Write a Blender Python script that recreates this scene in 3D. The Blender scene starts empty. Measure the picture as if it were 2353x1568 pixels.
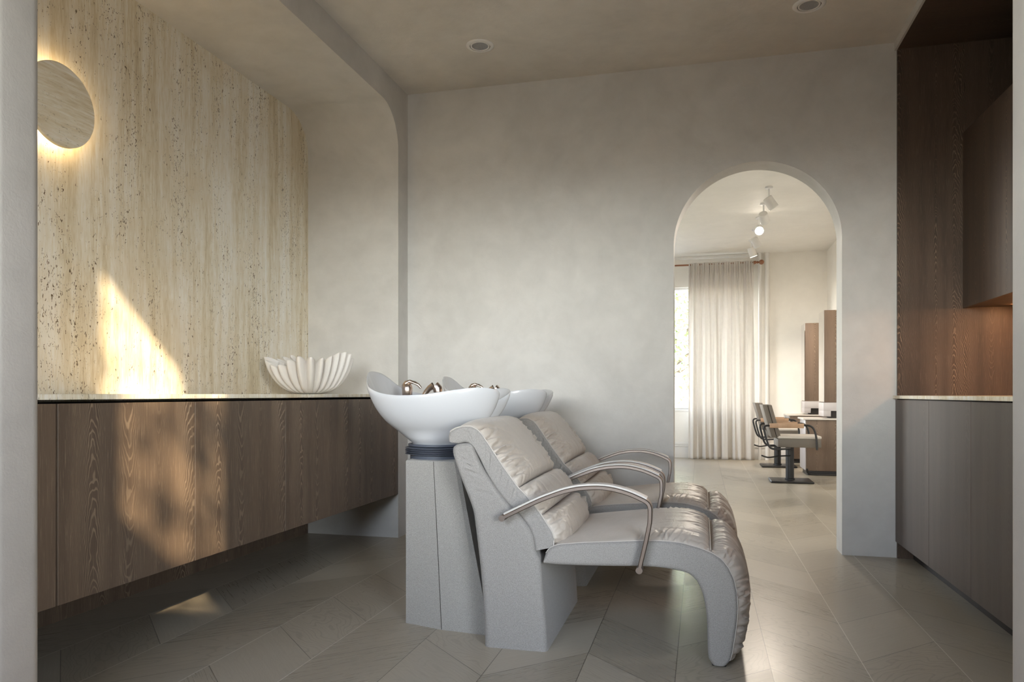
import bpy, bmesh, math, random
import numpy as np
from mathutils import Vector, Matrix
random.seed(7); RNG = np.random.default_rng(11)
PI = math.pi
scene = bpy.context.scene
C = scene.collection

# ------------------------------------------------------------------ camera
cam_d = bpy.data.cameras.new('camera'); cam = bpy.data.objects.new('camera', cam_d); C.objects.link(cam)
YAW = math.radians(14.34)
cam.location = (0, 0, 0.95); cam.rotation_euler = (PI/2, 0, YAW)
cam_d.sensor_width = 36.0; cam_d.lens = 1698/2353*36.0
cam_d.shift_y = (906-784)/2353
cam_d.clip_start = 0.02; cam_d.clip_end = 200
scene.camera = cam

# ------------------------------------------------------------------ world, sun, exposure
SKY = 24.8
w = bpy.data.worlds.new('world'); scene.world = w; w.use_nodes = True
nt = w.node_tree; nt.nodes.clear()
wo = nt.nodes.new('ShaderNodeOutputWorld'); bg = nt.nodes.new('ShaderNodeBackground')
tc = nt.nodes.new('ShaderNodeTexCoord'); sp = nt.nodes.new('ShaderNodeSeparateXYZ'); rp = nt.nodes.new('ShaderNodeValToRGB')
mr = nt.nodes.new('ShaderNodeMapRange'); mr.inputs[1].default_value = -1.0; mr.inputs[2].default_value = 1.0
nt.links.new(tc.outputs['Generated'], sp.inputs[0]); nt.links.new(sp.outputs[2], mr.inputs[0]); nt.links.new(mr.outputs[0], rp.inputs[0])
cr = rp.color_ramp
SKYRAMP = [(-1.0, (.10, .095, .09)), (-.12, (.16, .15, .14)), (-.02, (.55, .52, .48)), (.02, (1.88, 1.86, 1.79)), (.10, (1.88, 1.87, 1.83)), (.20, (.72, .77, .88)), (.5, (.34, .39, .50)), (1.0, (.20, .28, .44))]
cr.elements[0].position = 0.0; cr.elements[0].color = SKYRAMP[0][1]+(1,); cr.elements[1].position = 1.0; cr.elements[1].color = SKYRAMP[-1][1]+(1,)
for z_, c_ in SKYRAMP[1:-1]:
    e = cr.elements.new((z_+1)/2); e.color = c_+(1,)
nt.links.new(rp.outputs[0], bg.inputs[0]); bg.inputs[1].default_value = SKY; nt.links.new(bg.outputs[0], wo.inputs[0])

SUN_DIR = Vector((-1, 0.941, -0.82)).normalized()
sd = bpy.data.lights.new('sun', 'SUN'); sd.energy = 14.0; sd.angle = math.radians(0.75); sd.color = (1.0, 0.76, 0.50)
so = bpy.data.objects.new('sun', sd); C.objects.link(so); so.rotation_euler = SUN_DIR.to_track_quat('-Z', 'Y').to_euler()
so.location = (4, -4, 6)

def portal(name, loc, rot, sx, sy):
    d = bpy.data.lights.new(name, 'AREA'); d.shape = 'RECTANGLE'; d.size = sx; d.size_y = sy
    d.cycles.is_portal = True
    o = bpy.data.objects.new(name, d); C.objects.link(o); o.location = loc; o.rotation_euler = rot
# (the light of each window comes from the sky outside; portals only guide the sampling)
STORE = (-2.3, -0.20, 1.18, 2.42)            # x0,x1,z0,z1 of the street window behind the camera
ADDED_STORE = (1.15, 2.85, 0.60, 2.40)           # unseen window added at the right to light the travertine wall
CLER = (1.399, 2.047, 3.274, 4.81)          # the high window the sun comes through
FARW = (-0.95, 0.66, 0.72, 2.54)
LEFTW = (7.2, 9.2, 0.8, 2.3)                # y0,y1,z0,z1, left wall of the styling room
portal('portal_street', ((STORE[0]+STORE[1])/2, -0.98, (STORE[2]+STORE[3])/2), (PI/2, 0, PI*0), STORE[1]-STORE[0], STORE[3]-STORE[2])
portal('portal_added_right', ((ADDED_STORE[0]+ADDED_STORE[1])/2, -0.98, (ADDED_STORE[2]+ADDED_STORE[3])/2), (PI/2, 0, 0), ADDED_STORE[1]-ADDED_STORE[0], ADDED_STORE[3]-ADDED_STORE[2])
portal('portal_high', ((CLER[0]+CLER[1])/2, -0.98, (CLER[2]+CLER[3])/2), (PI/2, 0, 0), CLER[1]-CLER[0], CLER[3]-CLER[2])
portal('portal_far', ((FARW[0]+FARW[1])/2, 11.38, (FARW[2]+FARW[3])/2), (-PI/2, 0, 0), FARW[1]-FARW[0], FARW[3]-FARW[2])
portal('portal_left', (-3.6, (LEFTW[0]+LEFTW[1])/2, (LEFTW[2]+LEFTW[3])/2), (0, -PI/2, 0), LEFTW[3]-LEFTW[2], LEFTW[1]-LEFTW[0])
scene.view_settings.view_transform = 'Standard'; scene.view_settings.look = 'None'
scene.view_settings.gamma = 1.0; scene.view_settings.use_curve_mapping = False
scene.view_settings.exposure = 0.0
cy = scene.cycles
cy.max_bounces = 10; cy.diffuse_bounces = 7; cy.glossy_bounces = 4; cy.transmission_bounces = 6; cy.transparent_max_bounces = 12
cy.sample_clamp_indirect = 8.0; cy.caustics_reflective = False; cy.caustics_refractive = False
cy.use_denoising = True

# ------------------------------------------------------------------ material helpers
class NT:
    def __init__(s, name):
        s.m = bpy.data.materials.new(name); s.m.use_nodes = True; s.t = s.m.node_tree; s.t.nodes.clear()
        s.out = s.t.nodes.new('ShaderNodeOutputMaterial')
        s.tc = s.t.nodes.new('ShaderNodeTexCoord')
        s.obj = s.tc.outputs['Object']
    def n(s, kind, **kw):
        nd = s.t.nodes.new(kind)
        for k, v in kw.items(): setattr(nd, k, v)
        return nd
    def put(s, sock, v):
        if hasattr(v, 'is_linked') or isinstance(v, bpy.types.NodeSocket): s.t.links.new(v, sock)
        else: sock.default_value = v
    def math(s, op, a, b=0.0, c=0.0):
        nd = s.n('ShaderNodeMath', operation=op); s.put(nd.inputs[0], a); s.put(nd.inputs[1], b); s.put(nd.inputs[2], c); return nd.outputs[0]
    def sep(s, v):
        nd = s.n('ShaderNodeSeparateXYZ'); s.put(nd.inputs[0], v); return nd.outputs
    def comb(s, x, y, z=0.0):
        nd = s.n('ShaderNodeCombineXYZ'); s.put(nd.inputs[0], x); s.put(nd.inputs[1], y); s.put(nd.inputs[2], z); return nd.outputs[0]
    def noise(s, v, scale=1.0, detail=3.0, rough=0.5, dist=0.0, color=False):
        nd = s.n('ShaderNodeTexNoise'); s.put(nd.inputs['Vector'], v); nd.inputs['Scale'].default_value = scale
        nd.inputs['Detail'].default_value = detail; nd.inputs['Roughness'].default_value = rough; nd.inputs['Distortion'].default_value = dist
        return nd.outputs[1] if color else nd.outputs[0]
    def white(s, v):
        nd = s.n('ShaderNodeTexWhiteNoise', noise_dimensions='3D'); s.put(nd.inputs['Vector'], v); return nd.outputs[0]
    def vor(s, v, scale=1.0):
        nd = s.n('ShaderNodeTexVoronoi'); s.put(nd.inputs['Vector'], v); nd.inputs['Scale'].default_value = scale; return nd.outputs[0]
    def map(s, v, a, b, c=0.0, d=1.0, smooth=False):
        nd = s.n('ShaderNodeMapRange'); nd.clamp = True
        if smooth: nd.interpolation_type = 'SMOOTHSTEP'
        s.put(nd.inputs[0], v)
        for i, x in enumerate((a, b, c, d)): s.put(nd.inputs[i+1], x)
        return nd.outputs[0]
    def mix(s, f, a, b, mode='MIX'):
        nd = s.n('ShaderNodeMix', data_type='RGBA', blend_type=mode)
        s.put(nd.inputs[0], f)
        for k, v in ((6, a), (7, b)):
            if isinstance(v, tuple) and len(v) == 3: v = v + (1,)
            s.put(nd.inputs[k], v)
        return nd.outputs[2]
    def ramp(s, v, stops):
        nd = s.n('ShaderNodeValToRGB'); s.put(nd.inputs[0], v); r = nd.color_ramp
        r.elements[0].position = stops[0][0]; r.elements[0].color = stops[0][1] + (1,)
        r.elements[1].position = stops[-1][0]; r.elements[1].color = stops[-1][1] + (1,)
        for p, c in stops[1:-1]:
            e = r.elements.new(p); e.color = c + (1,)
        return nd.outputs[0]
    def bump(s, h, strength=0.2, dist=0.01, nrm=None):
        nd = s.n('ShaderNodeBump'); nd.inputs['Strength'].default_value = strength; nd.inputs['Distance'].default_value = dist
        s.put(nd.inputs['Height'], h)
        if nrm is not None: s.put(nd.inputs['Normal'], nrm)
        return nd.outputs[0]
    def bsdf(s, color, rough=0.5, metal=0.0, normal=None, spec=0.5, **kw):
        b = s.n('ShaderNodeBsdfPrincipled')
        if isinstance(color, tuple) and len(color) == 3: color = color + (1,)
        s.put(b.inputs['Base Color'], color); s.put(b.inputs['Roughness'], rough); s.put(b.inputs['Metallic'], metal)
        b.inputs['Specular IOR Level'].default_value = spec
        if normal is not None: s.put(b.inputs['Normal'], normal)
        for k, v in kw.items(): s.put(b.inputs[k.replace('_', ' ')], v)
        s.t.links.new(b.outputs[0], s.out.inputs[0]); return b

def plaster(name, col, var=0.13, bump=0.25):
    s = NT(name)
    n1 = s.noise(s.obj, 1.3, 5, 0.6, 0.6); n2 = s.noise(s.obj, 7.0, 4, 0.6, 0.3)
    v = s.math('ADD', s.math('MULTIPLY', n1, 0.7), s.math('MULTIPLY', n2, 0.3))
    dark = tuple(c*(1-var) for c in col); lite = tuple(min(1, c*(1+var)) for c in col)
    c = s.ramp(v, [(0.32, dark), (0.5, col), (0.68, lite)])
    b1 = s.noise(s.obj, 22, 5, 0.65, 0.4); b2 = s.noise(s.obj, 160, 2, 0.5)
    h = s.math('ADD', b1, s.math('MULTIPLY', b2, 0.25))
    s.bsdf(c, 0.62, normal=s.bump(h, bump, 0.006), spec=0.35); return s.m

def travertine(name, vertical=True, pits=1.0, tone=1.0):
    s = NT(name); X = s.sep(s.obj)
    if vertical: h, v = s.math('ADD', X[0], X[1]), X[2]
    else: h, v = X[2], s.math('ADD', X[0], X[1])
    wob = s.math('MULTIPLY', s.math('SUBTRACT', s.noise(s.comb(s.math('MULTIPLY', h, 2.0), s.math('MULTIPLY', v, 1.4)), 1, 4), 0.5), 0.05)
    hw = s.math('ADD', h, wob)
    a = s.noise(s.comb(s.math('MULTIPLY', hw, 5.0), s.math('MULTIPLY', v, 0.30)), 1.0, 5, 0.6)
    b = s.noise(s.comb(s.math('MULTIPLY', hw, 26.0), s.math('MULTIPLY', v, 1.3), 3.0), 1.0, 5, 0.65)
    c = s.noise(s.comb(s.math('MULTIPLY', hw, 130.0), s.math('MULTIPLY', v, 14.0), 9.0), 1.0, 3, 0.6)
    f = s.math('ADD', s.math('MULTIPLY', a, 0.42), s.math('ADD', s.math('MULTIPLY', b, 0.34), s.math('MULTIPLY', c, 0.24)))
    T = lambda r, g, bl: (r*tone, g*tone, bl*tone)
    col = s.ramp(f, [(0.36, T(0.50, 0.42, 0.29)), (0.44, T(0.66, 0.58, 0.43)), (0.50, T(0.76, 0.705, 0.59)), (0.56, T(0.82, 0.79, 0.72)), (0.66, T(0.86, 0.85, 0.81))])
    blot = s.noise(s.obj, 2.2, 5, 0.6, 0.8)
    col = s.mix(s.map(blot, 0.46, 0.72, 0, 0.5), col, T(0.67, 0.57, 0.41))
    # pits
    pv = s.comb(s.math('MULTIPLY', h, 120.0), s.math('MULTIPLY', v, 48.0), s.math('MULTIPLY', X[0], 3.0))
    pn = s.noise(pv, 1.0, 2, 0.5, 1.2)
    zone = s.noise(s.comb(s.math('MULTIPLY', hw, 6.5), s.math('MULTIPLY', v, 1.2), 5.0), 1.0, 3, 0.6)
    th = s.map(zone, 0.38, 0.64, 0.72, 0.61)
    pit = s.map(s.math('SUBTRACT', pn, th), 0.0, 0.022, 0, pits)
    col = s.mix(pit, col, T(0.15, 0.105, 0.06))
    hgt = s.math('SUBTRACT', s.math('MULTIPLY', b, 0.15), pit)
    s.bsdf(col, 0.5, normal=s.bump(hgt, 0.35, 0.003), spec=0.35); return s.m

def wood(name, base, line, dark, scale=1.0, rough=0.5, lines=1.0, horiz=False):
    s = NT(name); X = s.sep(s.obj)
    hh = s.math('ADD', X[0], X[1]); vv = X[2]
    if horiz: hh, vv = X[1], X[0]
    h = s.math('MULTIPLY', hh, scale); v = s.math('MULTIPLY', vv, scale)
    # board strips, each with its own figure
    wb = s.math('ADD', s.math('MULTIPLY', h, 5.5), s.math('MULTIPLY', s.noise(s.comb(h, 0.0), 3, 1), 1.6))
    idx = s.math('FLOOR', wb); rnd = s.white(s.comb(idx, 4.0, 1.0))
    fr = s.math('SUBTRACT', s.math('SUBTRACT', wb, idx), 0.5)
    sgn = s.map(rnd, 0.35, 0.36, -1.0, 1.0)
    # cathedral figure: parabolas stacked along the height
    wig = s.noise(s.comb(s.math('MULTIPLY', h, 14.0), s.math('MULTIPLY', v, 5.0), rnd), 1.0, 3, 0.5)
    par = s.math('MULTIPLY', s.math('MULTIPLY', fr, fr), 15.0)
    fld = s.math('ADD', s.math('MULTIPLY', v, s.math('MULTIPLY', sgn, 3.4)), s.math('ADD', par, s.math('MULTIPLY', wig, 1.1)))
    sn = s.math('SINE', s.math('MULTIPLY', fld, s.map(rnd, 0, 1, 24.0, 40.0)))
    cath = s.map(sn, 0.50, 0.92, 0, 1)
    on = s.math('MULTIPLY', s.map(rnd, 0.25, 0.6, 0.25, 1.0), s.map(s.math('ABSOLUTE', fr), 0.22, 0.48, 1.0, 0.2))
    patch = s.map(s.noise(s.comb(s.math('MULTIPLY', h, 3.0), s.math('MULTIPLY', v, 1.1), 7.0), 1.0, 3), 0.38, 0.62, 0.15, 1.0)
    cath = s.math('MULTIPLY', s.math('MULTIPLY', cath, on), patch)
    fine = s.noise(s.comb(s.math('MULTIPLY', h, 210.0), s.math('MULTIPLY', v, 7.0)), 1.0, 4, 0.7)
    finel = s.map(fine, 0.55, 0.75, 0, 0.55)
    ln = s.math('MULTIPLY', s.math('MAXIMUM', cath, finel), lines)
    tone = s.noise(s.comb(s.math('MULTIPLY', h, 8.0), s.math('MULTIPLY', v, 0.5), 2.0), 1.0, 4, 0.6)
    c = s.mix(s.map(tone, 0.35, 0.65), dark, base)
    c = s.mix(s.map(fine, 0.30, 0.45, 0.35, 0.0), c, tuple(q*0.5 for q in dark))
    c = s.mix(ln, c, line)
    s.bsdf(c, rough, normal=s.bump(s.math('SUBTRACT', 0.0, s.math('ADD', s.math('MULTIPLY', ln, 0.6), s.math('MULTIPLY', fine, 0.4))), 0.22, 0.002), spec=0.4); return s.m

def simple(name, col, rough=0.5, metal=0.0, nscale=0, nstr=0.0, spec=0.5, var=0.04, dist=0.002, **kw):
    s = NT(name)
    n = s.noise(s.obj, 9.0, 4, 0.6)
    c = s.mix(n, tuple(x*(1-var) for x in col), tuple(min(1, x*(1+var)) for x in col))
    nrm = s.bump(s.noise(s.obj, nscale, 3, 0.6), nstr, dist) if nscale else None
    s.bsdf(c, rough, metal, nrm, spec, **kw); return s.m

def chevron():
    s = NT('oak_chevron_floor'); X = s.sep(s.obj); x, y = X[0], X[1]
    xs = s.math('DIVIDE', s.math('ADD', x, 0.083), 0.3173)
    col = s.math('FLOOR', xs); f = s.math('SUBTRACT', xs, col)
    parh = s.math('MULTIPLY', col, 0.5); par = s.math('MULTIPLY', s.math('SUBTRACT', parh, s.math('FLOOR', parh)), 2.0)   # 0/1
    slope = s.math('SUBTRACT', 1.0, s.math('MULTIPLY', par, 2.0))       # +1 / -1
    off = s.math('ADD', par, s.math('MULTIPLY', slope, f))               # f or 1-f
    yy = s.math('SUBTRACT', y, s.math('MULTIPLY', off, 0.311))
    k = s.math('DIVIDE', s.math('SUBTRACT', yy, 2.838), 0.4525)
    idx = s.math('FLOOR', k); g = s.math('SUBTRACT', k, idx)
    rnd = s.white(s.comb(col, idx, 0.5)); rnd2 = s.white(s.comb(idx, col, 4.5))
    al = s.math('MULTIPLY', s.math('ADD', x, s.math('MULTIPLY', slope, y)), 0.707)
    ac = s.math('MULTIPLY', s.math('SUBTRACT', y, s.math('MULTIPLY', slope, x)), 0.707)
    al = s.math('ADD', al, s.math('MULTIPLY', rnd, 20.0)); ac = s.math('ADD', ac, s.math('MULTIPLY', rnd2, 9.0))
    fine = s.noise(s.comb(s.math('MULTIPLY', al, 5.0), s.math('MULTIPLY', ac, 130.0)), 1.0, 4, 0.7)
    fld = s.math('ADD', s.math('MULTIPLY', ac, 9.0), s.math('ADD', s.math('MULTIPLY', s.noise(s.comb(s.math('MULTIPLY', al, 1.6), s.math('MULTIPLY', ac, 5.0)), 1.0, 2), 6.0),
                 s.math('MULTIPLY', s.noise(s.comb(s.math('MULTIPLY', al, 9.0), s.math('MULTIPLY', ac, 12.0)), 1.0, 3), 0.5)))
    cl = s.map(s.math('SINE', s.math('MULTIPLY', fld, 26.0)), 0.5, 1.0, 0, 1)
    cl = s.math('MULTIPLY', cl, s.map(rnd2, 0.45, 0.8, 0.08, 0.75))
    base = s.ramp(rnd, [(0.0, (0.365, 0.318, 0.245)), (0.35, (0.395, 0.345, 0.268)), (0.7, (0.43, 0.378, 0.297)), (1.0, (0.475, 0.42, 0.335))])
    c = s.mix(s.map(fine, 0.35, 0.7, 0.0, 0.15), base, (0.22, 0.175, 0.125))
    c = s.mix(s.math('MULTIPLY', cl, 0.40), c, (0.17, 0.13, 0.09))
    big = s.noise(s.obj, 1.6, 3); c = s.mix(s.map(big, 0.3, 0.7, 0.0, 0.12), c, (0.50, 0.46, 0.40))
    df = s.math('MULTIPLY', s.math('MINIMUM', f, s.math('SUBTRACT', 1.0, f)), 0.3173)
    dg = s.math('MULTIPLY', s.math('MINIMUM', g, s.math('SUBTRACT', 1.0, g)), 0.4525*0.707)
    jl = s.map(dg, 0.0010, 0.0018, 1, 0); jc = s.map(df, 0.0010, 0.0018, 1, 0)
    c = s.mix(s.math('MULTIPLY', jl, 0.75), c, (0.09, 0.07, 0.05))
    bi = s.math('FLOOR', s.math('ADD', xs, 0.5))
    pale_seam = s.math('MAXIMUM', s.math('GREATER_THAN', bi, 1.5), s.math('LESS_THAN', bi, -3.5))  # column seams pale towards both sides of the floor, dark between
    c = s.mix(s.math('MULTIPLY', jc, 0.85), c, s.mix(pale_seam, (0.10, 0.08, 0.06), (0.72, 0.68, 0.60)))
    hgt = s.math('SUBTRACT', s.math('MULTIPLY', fine, -0.15), s.math('MAXIMUM', jl, jc))
    tilt = s.math('MULTIPLY', rnd, 0.06)
    s.bsdf(c, s.math('ADD', s.map(fine, 0.2, 0.8, 0.24, 0.32), tilt), normal=s.bump(hgt, 0.06, 0.002), spec=0.5); return s.m

def glass(name):
    s = NT(name); tr = s.n('ShaderNodeBsdfTransparent'); gl = s.n('ShaderNodeBsdfGlossy'); gl.inputs['Roughness'].default_value = 0.02
    tr.inputs[0].default_value = (0.96, 0.98, 0.97, 1)
    lw = s.n('ShaderNodeLayerWeight'); lw.inputs[0].default_value = 0.5; mx = s.n('ShaderNodeMixShader')
    s.t.links.new(s.math('ADD', s.math('MULTIPLY', s.math('POWER', lw.outputs[1], 5.0), 0.5), 0.03), mx.inputs[0]); s.t.links.new(tr.outputs[0], mx.inputs[1]); s.t.links.new(gl.outputs[0], mx.inputs[2])
    s.t.links.new(mx.outputs[0], s.out.inputs[0]); return s.m

def emis(name, col, st):
    s = NT(name); e = s.n('ShaderNodeEmission'); e.inputs[0].default_value = col + (1,); e.inputs[1].default_value = st
    s.t.links.new(e.outputs[0], s.out.inputs[0]); return s.m

def sheer(name, col):
    s = NT(name); X = s.sep(s.obj)
    weave = s.noise(s.comb(s.math('MULTIPLY', X[0], 220.0), s.math('MULTIPLY', X[2], 40.0)), 1.0, 3, 0.7)
    mott = s.noise(s.obj, 14.0, 4, 0.6)
    v = s.math('ADD', s.math('MULTIPLY', weave, 0.5), s.math('MULTIPLY', mott, 0.5))
    c = s.mix(v, tuple(q*0.82 for q in col), col)
    d = s.n('ShaderNodeBsdfDiffuse'); t = s.n('ShaderNodeBsdfTranslucent'); mx = s.n('ShaderNodeMixShader'); mx.inputs[0].default_value = 0.30
    s.put(d.inputs[0], c); s.put(t.inputs[0], c)
    s.t.links.new(d.outputs[0], mx.inputs[1]); s.t.links.new(t.outputs[0], mx.inputs[2]); s.t.links.new(mx.outputs[0], s.out.inputs[0]); return s.m

M = {}
M['plaster'] = plaster('cream_plaster', (0.615, 0.60, 0.58))
M['ceil'] = plaster('ceiling_plaster', (0.69, 0.66, 0.615))
M['shaded_plaster'] = plaster('shaded_plaster', (0.38, 0.36, 0.34))  # partition plaster darkened: the left jamb's shade is put into its colour
M['umber'] = plaster('umber_plaster', (0.26, 0.22, 0.185))
M['cream'] = plaster('warm_cream_plaster', (0.85, 0.82, 0.765), 0.05)
M['white'] = simple('white_paint', (0.80, 0.78, 0.75), 0.45)
M['trav'] = travertine('vertical_travertine', True, 1.0, 1.07)
M['trav_h'] = travertine('banded_travertine', False, 0.35, 1.16)
M['trav_top'] = travertine('pale_travertine_slab', True, 0.5, 1.12)
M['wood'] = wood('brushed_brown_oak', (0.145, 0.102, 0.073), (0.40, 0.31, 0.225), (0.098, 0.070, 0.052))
M['wood_dark'] = wood('dark_smoked_oak', (0.098, 0.066, 0.047), (0.24, 0.165, 0.11), (0.062, 0.043, 0.032), 1.3)
M['wood_plain'] = wood('smoked_oak_plain', (0.120, 0.094, 0.080), (0.16, 0.13, 0.11), (0.09, 0.07, 0.06), 1.0, 0.5, 0.35)
M['wood_h'] = wood('dark_smoked_oak_ceiling', (0.085, 0.058, 0.042), (0.16, 0.12, 0.09), (0.06, 0.042, 0.032), 1.0, 0.5, 0.5, True)
M['wood_mid'] = wood('brown_oak_station', (0.165, 0.108, 0.074), (0.27, 0.19, 0.13), (0.12, 0.08, 0.055), 1.0)
M['shadow'] = simple('dark_carcass', (0.035, 0.028, 0.024), 0.7)
M['floor'] = chevron()
M['glass'] = glass('window_glass')
def boucle(name, col):
    s = NT(name)
    n = s.noise(s.obj, 330, 3, 0.7); v = s.vor(s.obj, 420)
    f = s.math('ADD', s.math('MULTIPLY', n, 0.7), s.math('MULTIPLY', v, 0.3))
    c = s.ramp(f, [(0.30, tuple(x*.72 for x in col)), (0.45, col), (0.62, tuple(x*1.22 for x in col))])
    s.bsdf(c, 0.8, normal=s.bump(f, 0.5, 0.004), spec=0.25, Sheen_Weight=0.2); return s.m
M['boucle'] = boucle('textured_upholstery', (0.285, 0.268, 0.252))
def leather(name, col):
    s = NT(name); X = s.sep(s.obj)
    n = s.noise(s.obj, 9.0, 5, 0.6, 0.6)
    cr_ = s.noise(s.comb(s.math('MULTIPLY', X[0], 38.0), s.math('MULTIPLY', X[1], 9.0), s.math('MULTIPLY', X[2], 38.0)), 1.0, 5, 0.6, 0.8)
    gr = s.noise(s.obj, 420, 2, 0.5)
    c = s.mix(s.map(n, 0.3, 0.7), tuple(x*.94 for x in col), tuple(min(1, x*1.05) for x in col))
    b1 = s.bump(cr_, 0.35, 0.006); b2 = s.bump(gr, 0.12, 0.001, b1)
    s.bsdf(c, 0.40, normal=b2, spec=0.45, Sheen_Weight=0.15); return s.m
M['leather'] = leather('soft_satin_leather', (0.49, 0.435, 0.38))
M['piping'] = simple('seam_thread', (0.50, 0.46, 0.42), 0.6)
M['box'] = boucle('pedestal_textured_shell', (0.305, 0.290, 0.268))
M['ceramic'] = simple('white_ceramic', (0.54, 0.545, 0.56), 0.22, 0, 0, 0, 0.5, 0.01, Coat_Weight=0.3)
M['rubber'] = simple('slate_rubber', (0.075, 0.085, 0.11), 0.55)
M['nickel'] = simple('warm_nickel', (0.66, 0.55, 0.48), 0.27, 1.0, 0, 0, 0.5, 0.03)
M['rose'] = simple('brushed_rose_metal', (0.27, 0.225, 0.198), 0.40, 1.0, 0, 0, 0.5, 0.03)
M['armpad'] = simple('arm_top_strip', (0.56, 0.53, 0.50), 0.5)
M['dkmetal'] = simple('charcoal_metal', (0.045, 0.043, 0.043), 0.38, 0.6)
M['taupe'] = simple('taupe_leather', (0.16, 0.135, 0.11), 0.55)
M['seatlite'] = simple('pale_seat_leather', (0.62, 0.56, 0.50), 0.5)
M['armwood'] = wood('light_oak_arm', (0.50, 0.32, 0.20), (0.58, 0.40, 0.27), (0.40, 0.25, 0.155), 1.0, 0.45, 0.4)
M['lilac'] = simple('pale_mirror_frame', (0.46, 0.42, 0.41), 0.4)
M['mirror'] = simple('mirror_glass', (0.80, 0.79, 0.80), 0.06, 1.0, 0, 0, 0.5, 0.0)
M['copper'] = simple('aged_copper', (0.33, 0.165, 0.10), 0.35, 0.9)
M['curtain'] = sheer('linen_sheer', (0.86, 0.82, 0.77))
M['stoneware'] = simple('white_stoneware', (0.74, 0.71, 0.68), 0.5, 0, 60, 0.1, 0.4)
M['trim_w'] = simple('lamp_trim_white', (0.82, 0.81, 0.80), 0.4)
M['lens'] = simple('prismatic_lens', (0.45, 0.45, 0.47), 0.18, 0.6, 300, 0.8, 0.5, 0.3, 0.004)
M['led'] = emis('warm_led', (1.0, 0.74, 0.40), 34.0)
M['led_c'] = emis('warm_led_cabinet', (1.0, 0.50, 0.22), 55.0)
M['bulb'] = emis('spot_bulb', (1.0, 0.90, 0.76), 60.0)
M['leaf'] = simple('green_leaf', (0.34, 0.40, 0.20), 0.5, 0, 0, 0, 0.4, 0.5)
M['bark'] = simple('tree_bark', (0.16, 0.12, 0.09), 0.9)
M['pinkwall'] = simple('pink_render', (0.62, 0.42, 0.37), 0.9)
M['ground'] = simple('grey_paving', (0.30, 0.29, 0.27), 0.9)
M['dkglass'] = simple('dark_pane', (0.10, 0.11, 0.13), 0.1)

# ------------------------------------------------------------------ mesh helpers
class G:
    """collects vertices and faces of ONE part"""
    def __init__(s): s.v = []; s.f = []
    def add(s, vs, fs):
        o = len(s.v); s.v += [tuple(map(float, p)) for p in vs]; s.f += [tuple(i+o for i in f) for f in fs]; return s
    def box(s, x0, x1, y0, y1, z0, z1, bev=0.0, seg=2):
        bm = bmesh.new(); bmesh.ops.create_cube(bm, size=1.0)
        for v in bm.verts: v.co = Vector((x0+(v.co.x+.5)*(x1-x0), y0+(v.co.y+.5)*(y1-y0), z0+(v.co.z+.5)*(z1-z0)))
        if bev > 0: bmesh.ops.bevel(bm, geom=list(bm.edges), offset=bev, segments=seg, affect='EDGES', profile=0.5)
        bm.verts.ensure_lookup_table(); bm.verts.index_update()
        s.add([v.co[:] for v in bm.verts], [[v.index for v in f.verts] for f in bm.faces]); bm.free(); return s
    def lathe(s, prof, seg=32, M4=None, caps=True):
        vs = []; fs = []; n = len(prof)
        for k in range(seg):
            a = 2*PI*k/seg
            for r, z in prof: vs.append(Vector((r*math.cos(a), r*math.sin(a), z)))
        for k in range(seg):
            k2 = (k+1) % seg
            for i in range(n-1): fs.append((k*n+i, k2*n+i, k2*n+i+1, k*n+i+1))
        if caps:
            if prof[0][0] > 1e-6: fs.append([k*n for k in range(seg)][::-1])
            if prof[-1][0] > 1e-6: fs.append([k*n+n-1 for k in range(seg)])
        if M4 is not None: vs = [M4 @ v for v in vs]
        return s.add(vs, fs)
    def tube(s, path, r, seg=10, flat=None):
        """round tube, or a flat bar when flat=(width_y, thickness)"""
        P = [Vector(p) for p in path]; n = len(P); vs = []; fs = []
        rs = r if isinstance(r, (list, tuple)) else [r]*n
        up = None
        for i, p in enumerate(P):
            t = (P[min(i+1, n-1)]-P[max(i-1, 0)]).normalized()
            if flat:
                a = Vector((0, 1, 0)); b = t.cross(a).normalized()
                wd, th = flat[0]/2, flat[1]/2; c = min(wd, th)*0.35
                ring = [(wd-c, th), (wd, th-c), (wd, -th+c), (wd-c, -th), (-wd+c, -th), (-wd, -th+c), (-wd, th-c), (-wd+c, th)]
                vs += [p+a*x+b*y for x, y in ring]; m = 8
            else:
                if up is None:
                    up = Vector((0, 0, 1)) if abs(t.z) < 0.9 else Vector((1, 0, 0))
                a = t.cross(up)
                a.normalize(); b = t.cross(a).normalized(); up = -b if False else up if abs(t.dot(up)) < 0.98 else a
                vs += [p+(a*math.cos(2*PI*k/seg)+b*math.sin(2*PI*k/seg))*rs[i] for k in range(seg)]; m = seg
        for i in range(n-1):
            for k in range(m): fs.append((i*m+k, i*m+(k+1) % m, (i+1)*m+(k+1) % m, (i+1)*m+k))
        fs.append(list(range(m))[::-1]); fs.append([(n-1)*m+k for k in range(m)])
        return s.add(vs, fs)
    def prism(s, poly, a0, a1, axis='x'):
        """polygon extruded along an axis; poly in the two other coordinates"""
        def mk(a, p, q): return {'x': (a, p, q), 'y': (p, a, q), 'z': (p, q, a)}[axis]
        n = len(poly); vs = [mk(a0, *p) for p in poly]+[mk(a1, *p) for p in poly]
        fs = [list(range(n)), [n+i for i in range(n)][::-1]]+[(i, n+i, n+(i+1) % n, (i+1) % n)[::-1] for i in range(n)]
        return s.add(vs, fs)

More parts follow.
